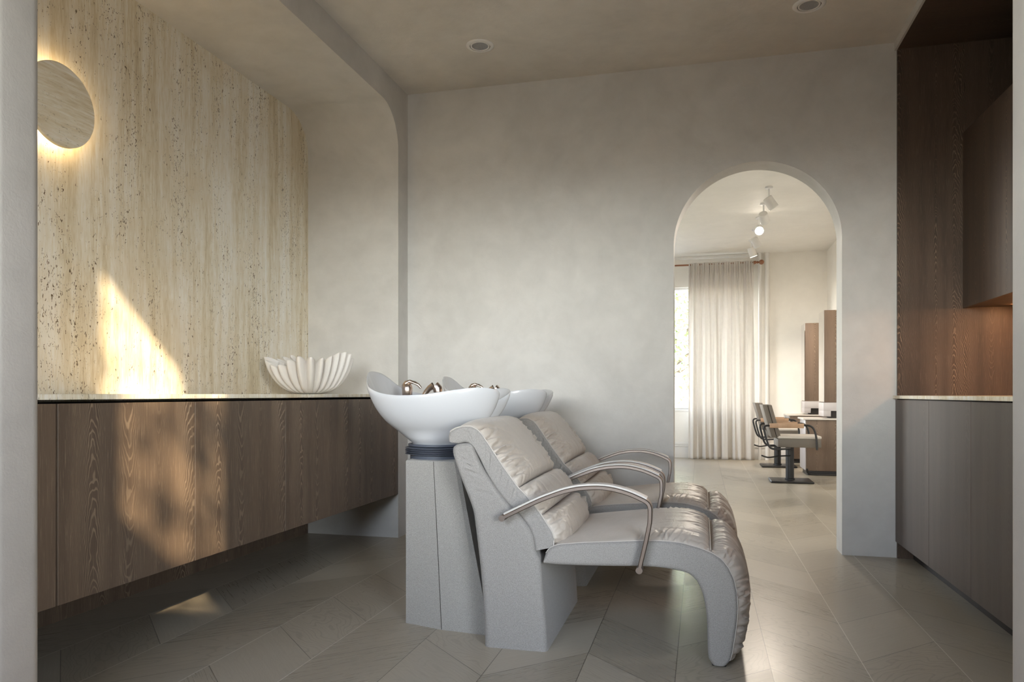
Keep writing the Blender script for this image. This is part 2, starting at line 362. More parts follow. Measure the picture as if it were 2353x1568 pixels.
def mk(name, g, mat, parent=None, loc=(0, 0, 0), smooth=True, ang=35, kind=None, label=None, cat=None, group=None, bevel=0.0):
    me = bpy.data.meshes.new(name); me.from_pydata(g.v, [], g.f); me.update()
    bm = bmesh.new(); bm.from_mesh(me); bmesh.ops.recalc_face_normals(bm, faces=bm.faces)
    if bevel > 0:
        ed = [e for e in bm.edges if len(e.link_faces) == 2 and e.calc_face_angle(0) > 0.9]
        bmesh.ops.bevel(bm, geom=ed, offset=bevel, segments=2, affect='EDGES', profile=0.5)
    bm.to_mesh(me); bm.free()
    if smooth:
        me.shade_smooth(); me.set_sharp_from_angle(angle=math.radians(ang))
    me.materials.append(mat)
    o = bpy.data.objects.new(name, me); C.objects.link(o); o.location = loc
    if parent is not None: o.parent = parent
    if kind: o['kind'] = kind
    if label: o['label'] = label
    if cat: o['category'] = cat
    if group: o['group'] = group
    return o

def thing(name, label, cat, loc=(0, 0, 0), rz=0.0, group=None):
    o = bpy.data.objects.new(name, None); o.empty_display_size = 0.1; C.objects.link(o)
    o.location = loc; o.rotation_euler = (0, 0, rz); o['label'] = label; o['category'] = cat
    if group: o['group'] = group
    return o

def copy_tree(o, parent=None, loc=None, label=None):
    c = o.copy(); C.objects.link(c)
    if parent is not None: c.parent = parent
    for ch in list(o.children): copy_tree(ch, c)
    if loc is not None: c.location = loc
    if label: c['label'] = label
    return c

# ------------------------------------------------------------------ the setting
XB, XL, XR, XRB = -1.938, -2.60, 1.089, 1.75
YA, YD, YE = 4.545, 4.708, 4.892
ZC, ZA = 2.992, 2.818
FY = -1.0     # street wall

mk('floor', G().box(-3.9, 3.3, -1.15, 11.6, -0.12, 0.0), M['floor'], kind='structure')
# end wall with the arched opening
ax, ar, az = 0.3215, 0.4855, 1.8765
def arch_wall():
    g = G(); x0, x1, zt = -3.7, 1.9, 3.1; N = 40
    arc = [(ax-ar*math.cos(PI*i/N), az+ar*math.sin(PI*i/N)) for i in range(N+1)]
    for y, fl in ((YD, 0), (YE, 1)):
        vs = []; fs = []
        # left block, right block, top strips
        vs += [(x0, y, 0), (ax-ar, y, 0), (ax-ar, y, az), (x0, y, az)]; fs.append((0, 1, 2, 3))
        vs += [(ax+ar, y, 0), (x1, y, 0), (x1, y, az), (ax+ar, y, az)]; fs.append((4, 5, 6, 7))
        vs += [(x0, y, zt), (x1, y, zt)]
        b = len(vs)
        for p in arc: vs.append((p[0], y, p[1]))
        for p in arc: vs.append((p[0], y, zt))
        for i in range(N): fs.append((b+i, b+i+1, b+N+1+i+1, b+N+1+i))
        fs.append((3, b, b+N+1, 8)); fs.append((b+N, 6, 9, b+2*N+1))
        g.add(vs, fs)
    path = [(ax-ar, 0.0)]+arc+[(ax+ar, 0.0)]
    vs = [(p[0], y, p[1]) for y in (YD, YE) for p in path]; n = len(path)
    g.add(vs, [(i, i+1, n+i+1, n+i) for i in range(n-1)])
    return g
def weld(o, d=1e-5):
    bm = bmesh.new(); bm.from_mesh(o.data); bmesh.ops.remove_doubles(bm, verts=bm.verts, dist=d); bmesh.ops.recalc_face_normals(bm, faces=bm.faces)
    bm.to_mesh(o.data); bm.free(); return o
o = weld(mk('wall_end', arch_wall(), M['plaster'], kind='structure', ang=40)); o.data.shade_smooth(); o.data.set_sharp_from_angle(angle=0.7)

# alcove: end stub, rounded corner and bulkhead in one piece
r = 0.25
prof = [(YD, 0.0), (YD, ZC), (1.58, ZC), (1.58, ZA)]
prof += [(YA-r+r*math.sin(PI/2*i/18), ZA-r+r*math.cos(PI/2*i/18)) for i in range(19)]
prof += [(YA, 0.0)]
mk('wall_alcove', G().prism(prof, -2.72, XB, 'x'), M['plaster'], kind='structure', ang=25)
mk('wall_left', G().box(XL-0.12, XL, 1.55, YA+0.01, 0.90, ZA+0.01), M['trav'], kind='structure')
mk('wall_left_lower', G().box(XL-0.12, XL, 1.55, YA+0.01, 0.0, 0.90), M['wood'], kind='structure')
mk('ceiling', G().box(XB-0.1, XR+0.02, 1.5, YD+0.02, ZC, ZC+0.1), M['ceil'], kind='structure')
# right recess lined with dark oak
mk('wall_right', G().box(XRB, XRB+0.12, 1.5, YE, 0.0, 3.1), M['wood_dark'], kind='structure')
mk('trim_1', G().box(1.101, XRB, YD-0.018, YD+0.001, 0.0, 2.96), M['wood_dark'], kind='structure')
mk('trim_2', G().box(1.101, XRB+0.01, 1.5, YD-0.017, 2.944, 2.965), M['wood_h'], kind='structure')
mk('trim_3', G().box(XR, 1.101, 1.5, YD+0.002, 2.944, 3.0), M['plaster'], kind='structure')
mk('trim_4', G().box(XR+0.012, XRB+0.05, 1.5, YD, 2.965, 3.02), M['plaster'], kind='structure')

# partition the camera looks through: rounded jambs, header, tall street room in front
def jamb(x0, x1, rounded):
    y0, y1, rr = 1.45, 1.602, 0.034
    pts = []
    if rounded == 'r':      # free end at x1
        pts = [(x0, y0), (x1-rr, y0)]+[(x1-rr+rr*math.sin(a), y0+rr-rr*math.cos(a)) for a in [PI/2*i/8 for i in range(1, 9)]]
        pts += [(x1-rr+rr*math.cos(a), y1-rr+rr*math.sin(a)) for a in [PI/2*i/8 for i in range(0, 9)]]+[(x0, y1)]
    else:
        pts = [(x1, y1), (x0+rr, y1)]+[(x0+rr-rr*math.sin(a), y1-rr+rr*math.cos(a)) for a in [PI/2*i/8 for i in range(1, 9)]]
        pts += [(x0+rr-rr*math.cos(a), y0+rr-rr*math.sin(a)) for a in [PI/2*i/8 for i in range(0, 9)]]+[(x1, y0)]
    return pts
JL, JR = -1.700, 0.566
mk('wall_partition_left', G().prism(jamb(-3.3, JL, 'r'), 0.0, 5.2, 'z'), M['shaded_plaster'], kind='structure', ang=50)
mk('wall_partition_right', G().prism(jamb(JR, 3.1, 'l'), 0.0, 5.2, 'z'), M['shaded_plaster'], kind='structure', ang=50)
mk('wall_partition_header', G().box(JL-0.05, JR+0.05, 1.46, 1.59, 2.80, 5.2), M['shaded_plaster'], kind='structure')
mk('wall_front_left', G().box(-3.4, -3.28, FY-0.06, 1.5, 0, 5.2), M['umber'], kind='structure')
mk('wall_front_right', G().box(3.0, 3.12, FY-0.06, 1.5, 0, 5.2), M['umber'], kind='structure')
mk('ceiling_street_room', G().box(-3.4, 3.12, FY-0.06, 1.6, 5.2, 5.3), M['umber'], kind='structure')

def holed(axis, c0, c1, a0, a1, z0, z1, holes):
    """wall in slabs around rectangular holes (a0,a1,z0,z1 each)"""
    g = G(); As = sorted({a0, a1} | {h[0] for h in holes} | {h[1] for h in holes})
    for i in range(len(As)-1):
        am = (As[i]+As[i+1])/2; hs = sorted([h for h in holes if h[0] < am < h[1]], key=lambda h: h[2]); z = z0
        for h in hs+[(0, 0, z1, z1)]:
            if h[2] > z+1e-6:
                if axis == 'y': g.box(As[i], As[i+1], c0, c1, z, h[2])
                else: g.box(c0, c1, As[i], As[i+1], z, h[2])
            z = h[3]
    return g
mk('wall_street', holed('y', FY-0.06, FY, -3.4, 3.12, 0, 5.2, [STORE, ADDED_STORE, CLER]), M['umber'], kind='structure')

# styling room beyond the arch
YF = 11.3
mk('wall_far', holed('y', YF, YF+0.16, -3.7, 1.9, 0, 3.1, [FARW]), M['cream'], kind='structure')
mk('wall_styling_right', G().box(1.74, 1.86, YE, YF+0.1, 0, 3.1), M['cream'], kind='structure')
mk('wall_styling_left', holed('x', -3.7, -3.55, YD, YF+0.16, 0, 3.1, [LEFTW]), M['cream'], kind='structure')
mk('ceiling_styling_room', G().box(-3.7, 1.9, YE-0.15, YF+0.16, ZC+0.001, ZC+0.12), M['cream'], kind='structure')
mk('trim_5', G().box(-3.55, 0.80, YF-0.05, YF, ZC-0.045, ZC+0.001, 0.012), M['white'], kind='structure')
g = G().box(-3.55, 1.74, YF-0.018, YF, 0.0, 0.17, 0.004); g.box(-3.55, 1.74, YF-0.03, YF, 0.165, 0.19, 0.008); g.box(-3.55, 1.74, YF-0.022, YF, 0.19, 0.235, 0.01)
mk('baseboard_far', g, M['white'], kind='structure')

def window(n, axis, plane, a0, a1, z0, z1, div, inward, mat='white', fw=0.035, sill=True):
    w = bpy.data.objects.new('window_%d' % n, None); C.objects.link(w); w['kind'] = 'structure'
    w.location = ((a0+a1)/2, plane, z0) if axis == 'y' else (plane, (a0+a1)/2, z0)
    ox, oy, oz = w.location
    def bx(g, p0, p1, q0, q1, d0, d1):
        if axis == 'y': g.box(p0-ox, p1-ox, d0, d1, q0-oz, q1-oz, 0.003)
        else: g.box(d0, d1, p0-oy, p1-oy, q0-oz, q1-oz, 0.003)
    g = G(); bx(g, a0, a1, z1-fw, z1, -.025, .025); bx(g, a0, a1, z0, z0+fw, -.025, .025); bx(g, a0, a0+fw, z0, z1, -.025, .025); bx(g, a1-fw, a1, z0, z1, -.025, .025)
    for k in range(1, div): a = a0+(a1-a0)*k/div; bx(g, a-fw/2, a+fw/2, z0, z1, -.02, .02)
    mk('window_frame', g, M[mat], w)
    g = G(); bx(g, a0+fw*.5, a1-fw*.5, z0+fw*.5, z1-fw*.5, -.003, .003); mk('window_pane', g, M['glass'], w, smooth=False)
    if sill:
        g = G(); d = (-.09, -.02) if inward < 0 else (.02, .09); bx(g, a0-.03, a1+.03, z0-.03, z0, *d); mk('window_sill', g, M[mat], w)
    return w
window(1, 'y', YF+0.08, *FARW, 2, -1, fw=0.03)
window(2, 'x', -3.63, *LEFTW, 2, 1)
window(3, 'y', FY-0.03, *STORE, 2, 1, fw=0.03, sill=False)
window(5, 'y', FY-0.03, *ADDED_STORE, 1, 1, fw=0.03, sill=False)
window(4, 'y', FY-0.03, CLER[0]-0.0, CLER[1], CLER[2], CLER[3], 1, 1, fw=0.006, sill=False)

# ------------------------------------------------------------------ left wall: hanging cabinets, slab, lamp, bowl
JY = [1.225, 1.874, 2.520, 3.177, 3.830, 4.490]
lab = ['dark brown oak wall-hung cabinet cut off by the left jamb, nearest of its row',
       'brown oak wall-hung cabinet crossed by the sharp left edge of the sun patch',
       'brown oak wall-hung cabinet with arched grain and dappled sun, in the middle of its row',
       'brown oak wall-hung cabinet in shade below the left end of the ruffled white bowl',
       'grey brown oak wall-hung cabinet at the far end of its row, behind the washbasin']
lab[0] = 'sliver of brown oak wall-hung cabinet beside the left jamb, before the dark gap'
for i in range(5):
    y0, y1 = JY[i], JY[i+1]
    if i == 0: y0 = 1.64
    t = thing('wall_cabinet', lab[i], 'cabinet', (-2.27, (y0+y1)/2, 0.29), group='wall-hung oak cabinets on the left')
    hy = (y1-y0)/2; gp = 0.0035 if i == 1 else 0.0012
    gl = gp if i == 1 else 0.0018; gr = 0.0035 if i == 0 else 0.0018
    mk('cabinet_body', G().box(-0.328, 0.310, -hy+.0005, hy-.0005, 0.004, 0.626), M['shadow'], t)
    mk('door', G().box(0.311, 0.332, -hy+gl, hy-gr, 0.0, 0.630, 0.0016, 1), M['wood'], t, ang=20)
mk('filler_panel', G().box(-2.2, XB, 4.492, YA-0.001, 0.29, 0.92, 0.001), M['wood'], label='narrow grey brown oak filler strip between the last hanging cabinet and the alcove end', cat='panel')
mk('countertop', G().box(XL+0.001, XB+0.004, 1.64, YA-0.001, 0.932, 0.950, 0.0015), M['trav_top'], label='long thin travertine countertop over the hanging oak cabinets', cat='countertop')

t = thing('wall_lamp', 'round travertine disc wall lamp with a warm glow behind it, on the stone wall', 'lamp', (XL, 2.476, 2.135))
RM = Matrix.Rotation(PI/2, 4, 'Y')
mk('lamp_disc', G().lathe([(0, .048), (.166, .048), (.170, .051), (.170, .062), (.167, .066), (0, .066)], 72, RM), M['trav_h'], t)
mk('mounting_plate', G().lathe([(0, .0), (.105, .0), (.105, .048), (0, .048)], 40, RM), M['trim_w'], t)
mk('glow_ring', G().lathe([(.106, .012), (.125, .012), (.125, .026), (.106, .026), (.106, .012)], 56, RM, caps=False), M['led'], t)

def ruffled_bowl():
    nth, nt = 420, 26; R = 0.226; Hh = 0.205
    ks = 13*2
    ph = [0.0]*nth; outer = []; inner = []
    def pt(th, t, off):
        fl = 2*abs(math.sin(ks*th/2+0.8*math.sin(2*th+.4)+0.4*math.sin(3*th)))**0.75-1.1; fl2 = math.sin(5*th+1.0)
        amp = 0.046*t**0.8
        sharp = fl
        rad = (0.045+(R-0.05)*math.sin(t*PI/2*0.93)**0.85)+amp*(sharp*0.85+0.2*fl2)+off
        z = Hh*(0.04+0.96*(1-math.cos(t*PI/2*0.98))**0.9)+off*-0.3
        if t > 0.4: z += (t-0.4)/.6*(0.026*math.sin(2*th+2.2)+0.016*fl+0.017*math.sin(5*th+2))
        return (rad*math.cos(th), rad*math.sin(th), z)
    g = G(); vs = []; fs = []
    ring = []
    T = [i/(nt-1) for i in range(nt)]
    seq = [(t, 0.0) for t in T]+[(1.0, -0.004)]+[(t, -0.008) for t in T[::-1]]
    for k in range(nth):
        th = 2*PI*k/nth
        for (t, off) in seq:
            x, y, z = pt(th, t, off)
            if off < -0.005: z = max(z, 0.008)
            vs.append((x, y, z))
    n = len(seq)
    for k in range(nth):
        k2 = (k+1) % nth
        for i in range(n-1): fs.append((k*n+i, k2*n+i, k2*n+i+1, k*n+i+1))
    fs.append([k*n for k in range(nth)][::-1]); fs.append([k*n+n-1 for k in range(nth)])
    zmin = min(v[2] for v in vs)
    return g.add([(x, y, z-zmin) for x, y, z in vs], fs)
mk('ruffled_bowl', ruffled_bowl(), M['stoneware'], loc=(-2.27, 3.99, 0.9502), ang=80, label='white ruffled shell-like ceramic bowl standing on the travertine countertop', cat='bowl')

# ------------------------------------------------------------------ right recess: cabinets, slab, wall unit
RY = [2.40, 2.87, 3.454, 4.042, 4.689]
rl = [None, 'dark taupe oak floor cabinet nearest the right jamb', 'dark taupe oak floor cabinet between two door gaps, middle of the right row',
      'dark taupe oak floor cabinet in the far corner, against the oak end panel']
for i in (1, 2, 3):
    y0, y1 = RY[i], RY[i+1]; hy = (y1-y0)/2
    t = thing('floor_cabinet', rl[i], 'cabinet', (1.42, (y0+y1)/2, 0.0), group='oak floor cabinets on the right')
    mk('cabinet_body', G().box(-0.308, 0.325, -hy+.0005, hy-.0005, 0.101, 0.922), M['shadow'], t)
    mk('door', G().box(-0.331, -0.309, -hy+.002, hy-.002, 0.098, 0.918, 0.0008, 1), M['wood_plain'], t, ang=20)
    mk('plinth', G().box(-0.236, -0.22, -hy, hy, 0.0, 0.10), M['shadow'], t)
mk('countertop', G().box(XR-0.014, XRB-0.001, 2.87, YD-0.019, 0.9235, 0.9415, 0.0015), M['trav_top'], label='thin pale stone countertop over the taupe oak floor cabinets', cat='countertop')
t = thing('upper_cabinet', 'tall dark oak wall cabinet with warm light beneath, in the right recess', 'cabinet', (1.594, 4.09, 1.44))
mk('cabinet_body', G().box(-0.136, 0.155, -0.59, 0.598, 0.0, 0.988), M['wood_dark'], t)
mk('door', G().box(-0.157, -0.137, -0.589, 0.597, -0.004, 0.990, 0.001), M['wood_dark'], t)
mk('light_strip', G().box(0.06, 0.085, -0.57, 0.50, -0.008, 0.0), M['led_c'], t)

# ------------------------------------------------------------------ ceiling downlights
def downlight(x, y, label):
    t = thing('downlight', label, 'light', (x, y, ZC), group='recessed ceiling downlights')
    mk('trim_ring', G().lathe([(.060, .0), (.060, -.006), (.066, -.0075), (.078, -.005), (.083, -.0005), (.083, .0)], 56), M['trim_w'], t)
    mk('inner_ring', G().lathe([(.0475, .0), (.0475, -.004), (.052, -.0055), (.056, -.004), (.0565, .0)], 56), M['trim_w'], t)
    mk('recess_shadow', G().lathe([(0, -.0006), (.061, -.0006), (.061, 0)], 48, caps=False), M['shadow'], t)
    mk('lens', G().lathe([(0, -.0012), (.020, -.0016), (.040, -.0026), (.0478, -.0034), (.0478, 0)], 48, caps=False), M['lens'], t)
downlight(-1.254, 4.148, 'round recessed downlight in the ceiling, left, near the bulkhead')
downlight(0.55, 4.14, 'round recessed downlight at the top edge of the picture, right')

# ------------------------------------------------------------------ wash chairs
def resample(pts, n, smooth=1):
    P = np.array(pts, float); d = np.r_[0, np.cumsum(np.linalg.norm(np.diff(P, axis=0), axis=1))]
    s = np.linspace(0, d[-1], n); Q = np.c_[np.interp(s, d, P[:, 0]), np.interp(s, d, P[:, 1])]
    for _ in range(smooth):
        R = Q.copy(); R[1:-1] = 0.25*Q[:-2]+0.5*Q[1:-1]+0.25*Q[2:]; Q = R
    return Q
def normals(P, B):
    t = np.gradient(P, axis=0); t /= np.linalg.norm(t, axis=1)[:, None]+1e-9
    n = np.c_[-t[:, 1], t[:, 0]]; sg = np.sign(np.sum(n*(P-B), axis=1)); sg[sg == 0] = 1
    m = 1 if sg.sum() >= 0 else -1
    return n*m
def slab(P, B, hw, rad, nside=10, nacross=14, side=None, off=(0, 0)):
    """closed upholstered body between two profile curves (x,z), from y=-hw to hw, edges rounded"""
    N = len(P); g = G(); vs = []
    T = np.linalg.norm(P-B, axis=1); D = (P-B)/np.maximum(T, 1e-5)[:, None]
    for i in range(N):
        th = max(T[i], 0.004); r = min(rad, th*0.48)
        ring = []
        ys = np.linspace(-hw+rad, hw-rad, nacross)
        for y in ys: ring.append((y, th, 0))
        for a in np.linspace(PI/2, 0, 6)[1:]: ring.append((hw-rad+rad*math.cos(a), th-r+r*math.sin(a), 0))
        for d in np.linspace(th-r, r, nside)[1:-1]: ring.append((hw, d, 1))
        for a in np.linspace(0, -PI/2, 6): ring.append((hw-rad+rad*math.cos(a), r+r*math.sin(a), 0))
        for y in ys[::-1][1:-1]: ring.append((y, 0, 0))
        for a in np.linspace(-PI/2, -PI, 6): ring.append((-hw+rad+rad*math.cos(a), r+r*math.sin(a), 0))
        for d in np.linspace(r, th-r, nside)[1:-1]: ring.append((-hw, d, -1))
        for a in np.linspace(PI, PI/2, 6)[:-1]: ring.append((-hw+rad+rad*math.cos(a), th-r+r*math.sin(a), 0))
        for (y, d, sd) in ring:
            if side is not None and sd: y += sd*side(i/(N-1), d/th)
            q = B[i]+D[i]*d; vs.append((q[0]-off[0], y, q[1]-off[1]))
        m = len(ring)
    fs = []
    for i in range(N-1):
        for k in range(m): fs.append((i*m+k, i*m+(k+1) % m, (i+1)*m+(k+1) % m, (i+1)*m+k))
    fs.append(list(range(m))); fs.append([(N-1)*m+k for k in range(m)][::-1])
    return g.add(vs, fs)
def folds(S, Y, hw, L, n, amp, rng, wid=(0.003, 0.008), reach=(0.03, 0.16), s_range=None):
    """creases that start at the side seams; S,Y grids in metres"""
    Dp = np.zeros_like(S); a, b = s_range or (0, L)
    for sd in (-1, 1):
        yd = hw - sd*Y
        for _ in range(n):
            sk = rng.uniform(a, b); w_ = rng.uniform(*wid); rc = rng.uniform(*reach); A = amp*rng.uniform(0.35, 1.0)*(0.6+0.4*rng.random())
            tl = rng.normal(0.10, 0.20); cv = rng.normal(0, 1.0)
            x = (S-sk-tl*yd-cv*yd*yd)/(w_*(1+yd*4))
            env = np.exp(-(yd/rc)**2)*(1-np.exp(-(yd/0.006)**2)*0.5)
            Dp += A*(-np.exp(-x*x)+0.55*np.exp(-(x-1.7)**2))*env
    return Dp
def end_folds(S, Y, hw, L, n, amp, rng, end=1, reach=(.04, .14), wid=(.003, .007)):
    Dp = np.zeros_like(S)
    for _ in range(n):
        yk = rng.uniform(-hw*.92, hw*.92); w_ = rng.uniform(*wid); rc = rng.uniform(*reach); A = amp*rng.uniform(.4, 1.0)
        sd_ = (L-S) if end else S; x = (Y-yk-rng.normal(0, .25)*sd_)/(w_*(1+sd_*5))
        Dp += A*(-np.exp(-x*x)+.5*np.exp(-(x-1.7)**2))*np.exp(-(sd_/rc)**2)
    return Dp
def pillow(P, B, i0, i1, hw, H, rng, nf=26, amp=0.005, ny=90, ns=None, sq=(5, 6), Hend=None, sink=0.004, fr=None, wid=(0.003, 0.008), reach=(0.03, 0.16), off=(0, 0), dome=0.0, ends=(0, 0)):
    seg = P[i0:i1+1]; L = np.linalg.norm(np.diff(seg, axis=0), axis=1).sum(); ns = ns or max(24, int(L/0.0038))
    nrm = normals(P, B)[i0:i1+1]
    u = np.linspace(0, 1, ns); ii = u*(len(seg)-1)
    px = np.interp(ii, range(len(seg)), seg[:, 0]); pz = np.interp(ii, range(len(seg)), seg[:, 1])
    nx = np.interp(ii, range(len(seg)), nrm[:, 0]); nz = np.interp(ii, range(len(seg)), nrm[:, 1])
    yn = np.sin(np.linspace(-1, 1, ny)*PI/2)*0.35+np.linspace(-1, 1, ny)*0.65
    U, Yn = np.meshgrid(u, yn, indexing='ij'); S = U*L; Y = Yn*hw
    Hs = H if Hend is None else H+(Hend-H)*U
    ey = (1-np.abs(Yn)**sq[0]).clip(0)**0.6; es = (1-np.abs(2*U-1)**sq[1]).clip(0)**0.6
    h = Hs*ey*es*(1-dome*Yn**2)-sink+folds(S, Y, hw, L, nf, amp, rng, wid, reach, fr)*(ey**0.3)*(es**0.5)
    for q in (0, 1):
        if ends[q]: h = h+end_folds(S, Y, hw, L, ends[q], .0055, rng, q)*(ey**.5)*(es**.3)
    X = px[:, None]+nx[:, None]*h-off[0]; Z = pz[:, None]+nz[:, None]*h-off[1]
    vs = np.stack([X, Y, Z], -1).reshape(-1, 3).tolist()
    fs = [(i*ny+j, i*ny+j+1, (i+1)*ny+j+1, (i+1)*ny+j) for i in range(ns-1) for j in range(ny-1)]
    return G().add(vs, fs)

# profiles measured on the near side of the first chair (x, z in metres)
BODY_L = [(-.848, .762), (-.869, .764), (-.896, .760), (-.914, .753), (-.919, .742), (-.918, .725), (-.905, .684), (-.883, .625), (-.858, .567), (-.839, .518), (-.833, .491), (-.820, .394), (-.807, .286), (-.798, .184), (-.792, .092), (-.790, 0)]
BODY_R = [(-.835, .752), (-.828, .733), (-.811, .693), (-.788, .655), (-.766, .624), (-.735, .580), (-.696, .535), (-.655, .499), (-.633, .473), (-.613, .447), (-.600, .416), (-.594, .365), (-.575, .337), (-.562, .189), (-.554, .100), (-.548, 0)]
CUSH_P = [(-.936, .770), (-.938, .790), (-.930, .808), (-.909, .820), (-.880, .828), (-.847, .828), (-.820, .815), (-.803, .797), (-.776, .759), (-.750, .721), (-.719, .676), (-.689, .637), (-.663, .602), (-.633, .574), (-.608, .546), (-.574, .503), (-.548, .464), (-.532, .440), (-.525, .417), (-.528, .385)]
CUSH_B = [(-.912, .762), (-.902, .760), (-.890, .761), (-.871, .766), (-.860, .764), (-.849, .760), (-.832, .744), (-.820, .720), (-.810, .702), (-.788, .657), (-.758, .608), (-.740, .583), (-.723, .561), (-.684, .521), (-.656, .498), (-.638, .476), (-.623, .456), (-.610, .430), (-.602, .400), (-.597, .368)]
SEAT_P = [(-.562, .336), (-.555, .362), (-.540, .384), (-.520, .394), (-.501, .399), (-.412, .410), (-.297, .419), (-.226, .425), (-.156, .429), (-.110, .429), (-.064, .425), (-.005, .411), (.040, .395), (.071, .374), (.093, .347), (.111, .307), (.121, .262), (.124, .207), (.121, .161), (.115, .114), (.109, .075), (.105, .050), (.098, .024), (.084, .007)]
SEAT_B = [(-.559, .327), (-.540, .325), (-.516, .324), (-.480, .324), (-.442, .325), (-.380, .327), (-.297, .330), (-.202, .335), (-.156, .335), (-.110, .332), (-.073, .327), (-.046, .321), (-.028, .309), (-.014, .295), (.004, .259), (.013, .222), (.018, .190), (.022, .153), (.023, .107), (.023, .061), (.026, .026), (.040, .006)]
OX = -0.67     # chair origin on the floor
def wash_chair(label):
    rng = np.random.default_rng(5)
    t = thing('wash_chair', label, 'chair', (OX, 3.02, 0.0), group='reclining hair wash chairs')
    off = (OX, 0); N = 90; HW = 0.357
    def sidefold(freq, a, seed, lo, hi, rev=False):
        r_ = np.random.default_rng(seed); ks = [(r_.uniform(lo, hi), r_.uniform(.004, .010), r_.uniform(.3, 1), r_.uniform(.35, 1.0)) for _ in range(freq)]
        def f(u, d):
            v = 0
            for s0, w_, A, rc in ks:
                x = (u-s0-(0.03*(1-d)))/w_; e = math.exp(-((1-d)/rc)**2) if not rev else math.exp(-((d-.45)/(.35*rc))**2)
                v += A*(-math.exp(-x*x)+.5*math.exp(-(x-1.6)**2))*e
            return a*v
        return f
    bp = resample(BODY_R, N); bb = resample(BODY_L, N)
    mk('chair_body', slab(bp, bb, HW, 0.022, side=sidefold(16, .0045, 3, .05, .30, True), off=off, nside=14), M['boucle'], t, ang=60)
    cp = resample(CUSH_P, 150); cb = resample(CUSH_B, 150)
    br = mk('backrest', slab(cp, cb, HW-0.012, 0.014, side=sidefold(40, .0042, 9, .12, .95), off=off, nside=14), M['boucle'], t, ang=60)
    L = lambda z: min(range(30, 150), key=lambda i: abs(cp[i][1]-z)+ (10 if i < 40 else 0))
    i1, i2, i3 = L(.600), L(.500), 149
    pw = HW-0.022
    mk('head_cushion', pillow(cp, cb, 14, i1, pw, 0.026, rng, 34, 0.016, off=off, fr=(.09, .33), Hend=.070, dome=.15, wid=(.0035, .008), reach=(.04, .15), sq=(7, 6), ny=130, ends=(0, 14)), M['leather'], t, ang=80)
    mk('lumbar_cushion', pillow(cp, cb, i1, i2, pw, 0.058, rng, 13, 0.013, off=off, sq=(7, 4), dome=.12, wid=(.0035, .007), reach=(.04, .13), ny=130, ends=(12, 12)), M['leather'], t, ang=80)
    mk('lower_back_cushion', pillow(cp, cb, i2, i3, pw, 0.060, rng, 15, 0.013, off=off, sq=(7, 4), dome=.12, wid=(.0035, .008), reach=(.04, .13), ny=130, ends=(14, 0)), M['leather'], t, ang=80)
    sp_ = resample(SEAT_P, 150); sb = resample(SEAT_B, 150)
    st = mk('seat', slab(sp_, sb, HW+.004, 0.016, off=off), M['boucle'], t, ang=60)
    k = min(range(60, 150), key=lambda i: abs(sp_[i][0]-.038)+abs(sp_[i][1]-.395))
    mk('seat_cushion', pillow(sp_, sb, 4, k, HW-.010, 0.008, rng, 24, 0.009, off=off, Hend=.048, sq=(7, 10), fr=(.34, .62), reach=(.03, .09), dome=.12, wid=(.003, .007), ny=140, ends=(0, 46)), M['leather'], t, ang=80)
    mk('leg_cushion', pillow(sp_, sb, k, 147, HW-.012, 0.062, rng, 72, 0.012, off=off, Hend=.055, sq=(7, 8), wid=(.003, .0065), reach=(.03, .10), dome=.12, ny=140, ends=(46, 0)), M['leather'], t, ang=80)
    # piping along the near and far seams
    for sd in (-1, 1):
        mk('seam_piping', G().tube([(p[0]-OX, sd*(HW-.020), p[1]) for p in cp[8:-1:2]], .0024, 6), M['piping'], br)
        mk('seam_piping', G().tube([(p[0]-OX, sd*(HW-.008), p[1]) for p in sp_[4:-2:2]], .0020, 6), M['piping'], st)
    mk('seam_piping', G().tube([(sp_[k][0]-OX-.002, y, sp_[k][1]+.006+.020*(1-(y/.345)**4)) for y in np.linspace(-.335, .335, 21)], .0024, 6), M['piping'], st)
    # foot glide
    mk('foot_glide', G().box(.038-OX, .086-OX, -HW+.012, HW-.012, 0.0, .009, .003), M['dkmetal'], t)
    ARM = [(-.704, .496), (-.631, .533), (-.591, .553), (-.552, .571), (-.483, .598), (-.445, .608), (-.411, .614), (-.358, .618), (-.325, .617), (-.292, .612), (-.255, .603), (-.222, .591), (-.188, .575)]
    ARM2 = [(-.188, .575), (-.175, .566), (-.171, .546), (-.173, .499), (-.186, .434), (-.197, .386), (-.204, .358), (-.209, .334)]
    for sd in (-1, 1):
        yy = sd*(HW+.030)
        a1 = resample(ARM, 50, 3); a2 = resample(ARM2, 26, 1)
        full = np.r_[a1, a2[1:]]
        arm = mk('armrest', G().tube([(p[0]-OX, yy, p[1]) for p in full], .01, flat=(.050, .015)), M['rose'], t, ang=30)
        nn = np.gradient(a1, axis=0); nn /= np.linalg.norm(nn, axis=1)[:, None]; up = np.c_[-nn[:, 1], nn[:, 0]]
        mk('arm_top', G().tube([(p[0]+q[0]*.0108-OX, yy, p[1]+q[1]*.0108) for p, q in zip(a1[1:], up[1:])], .01, flat=(.045, .007)), M['armpad'], arm, ang=30)
        for (kx, kz) in ((-.706, .495), (-.209, .333)):
            mk('end_cap', G().lathe([(0, -.026), (.010, -.026), (.0118, -.024), (.0118, .026), (0, .026)], 24, Matrix.Translation((kx-OX, yy, kz)) @ Matrix.Rotation(PI/2, 4, 'X')), M['rose'], arm)
    return t

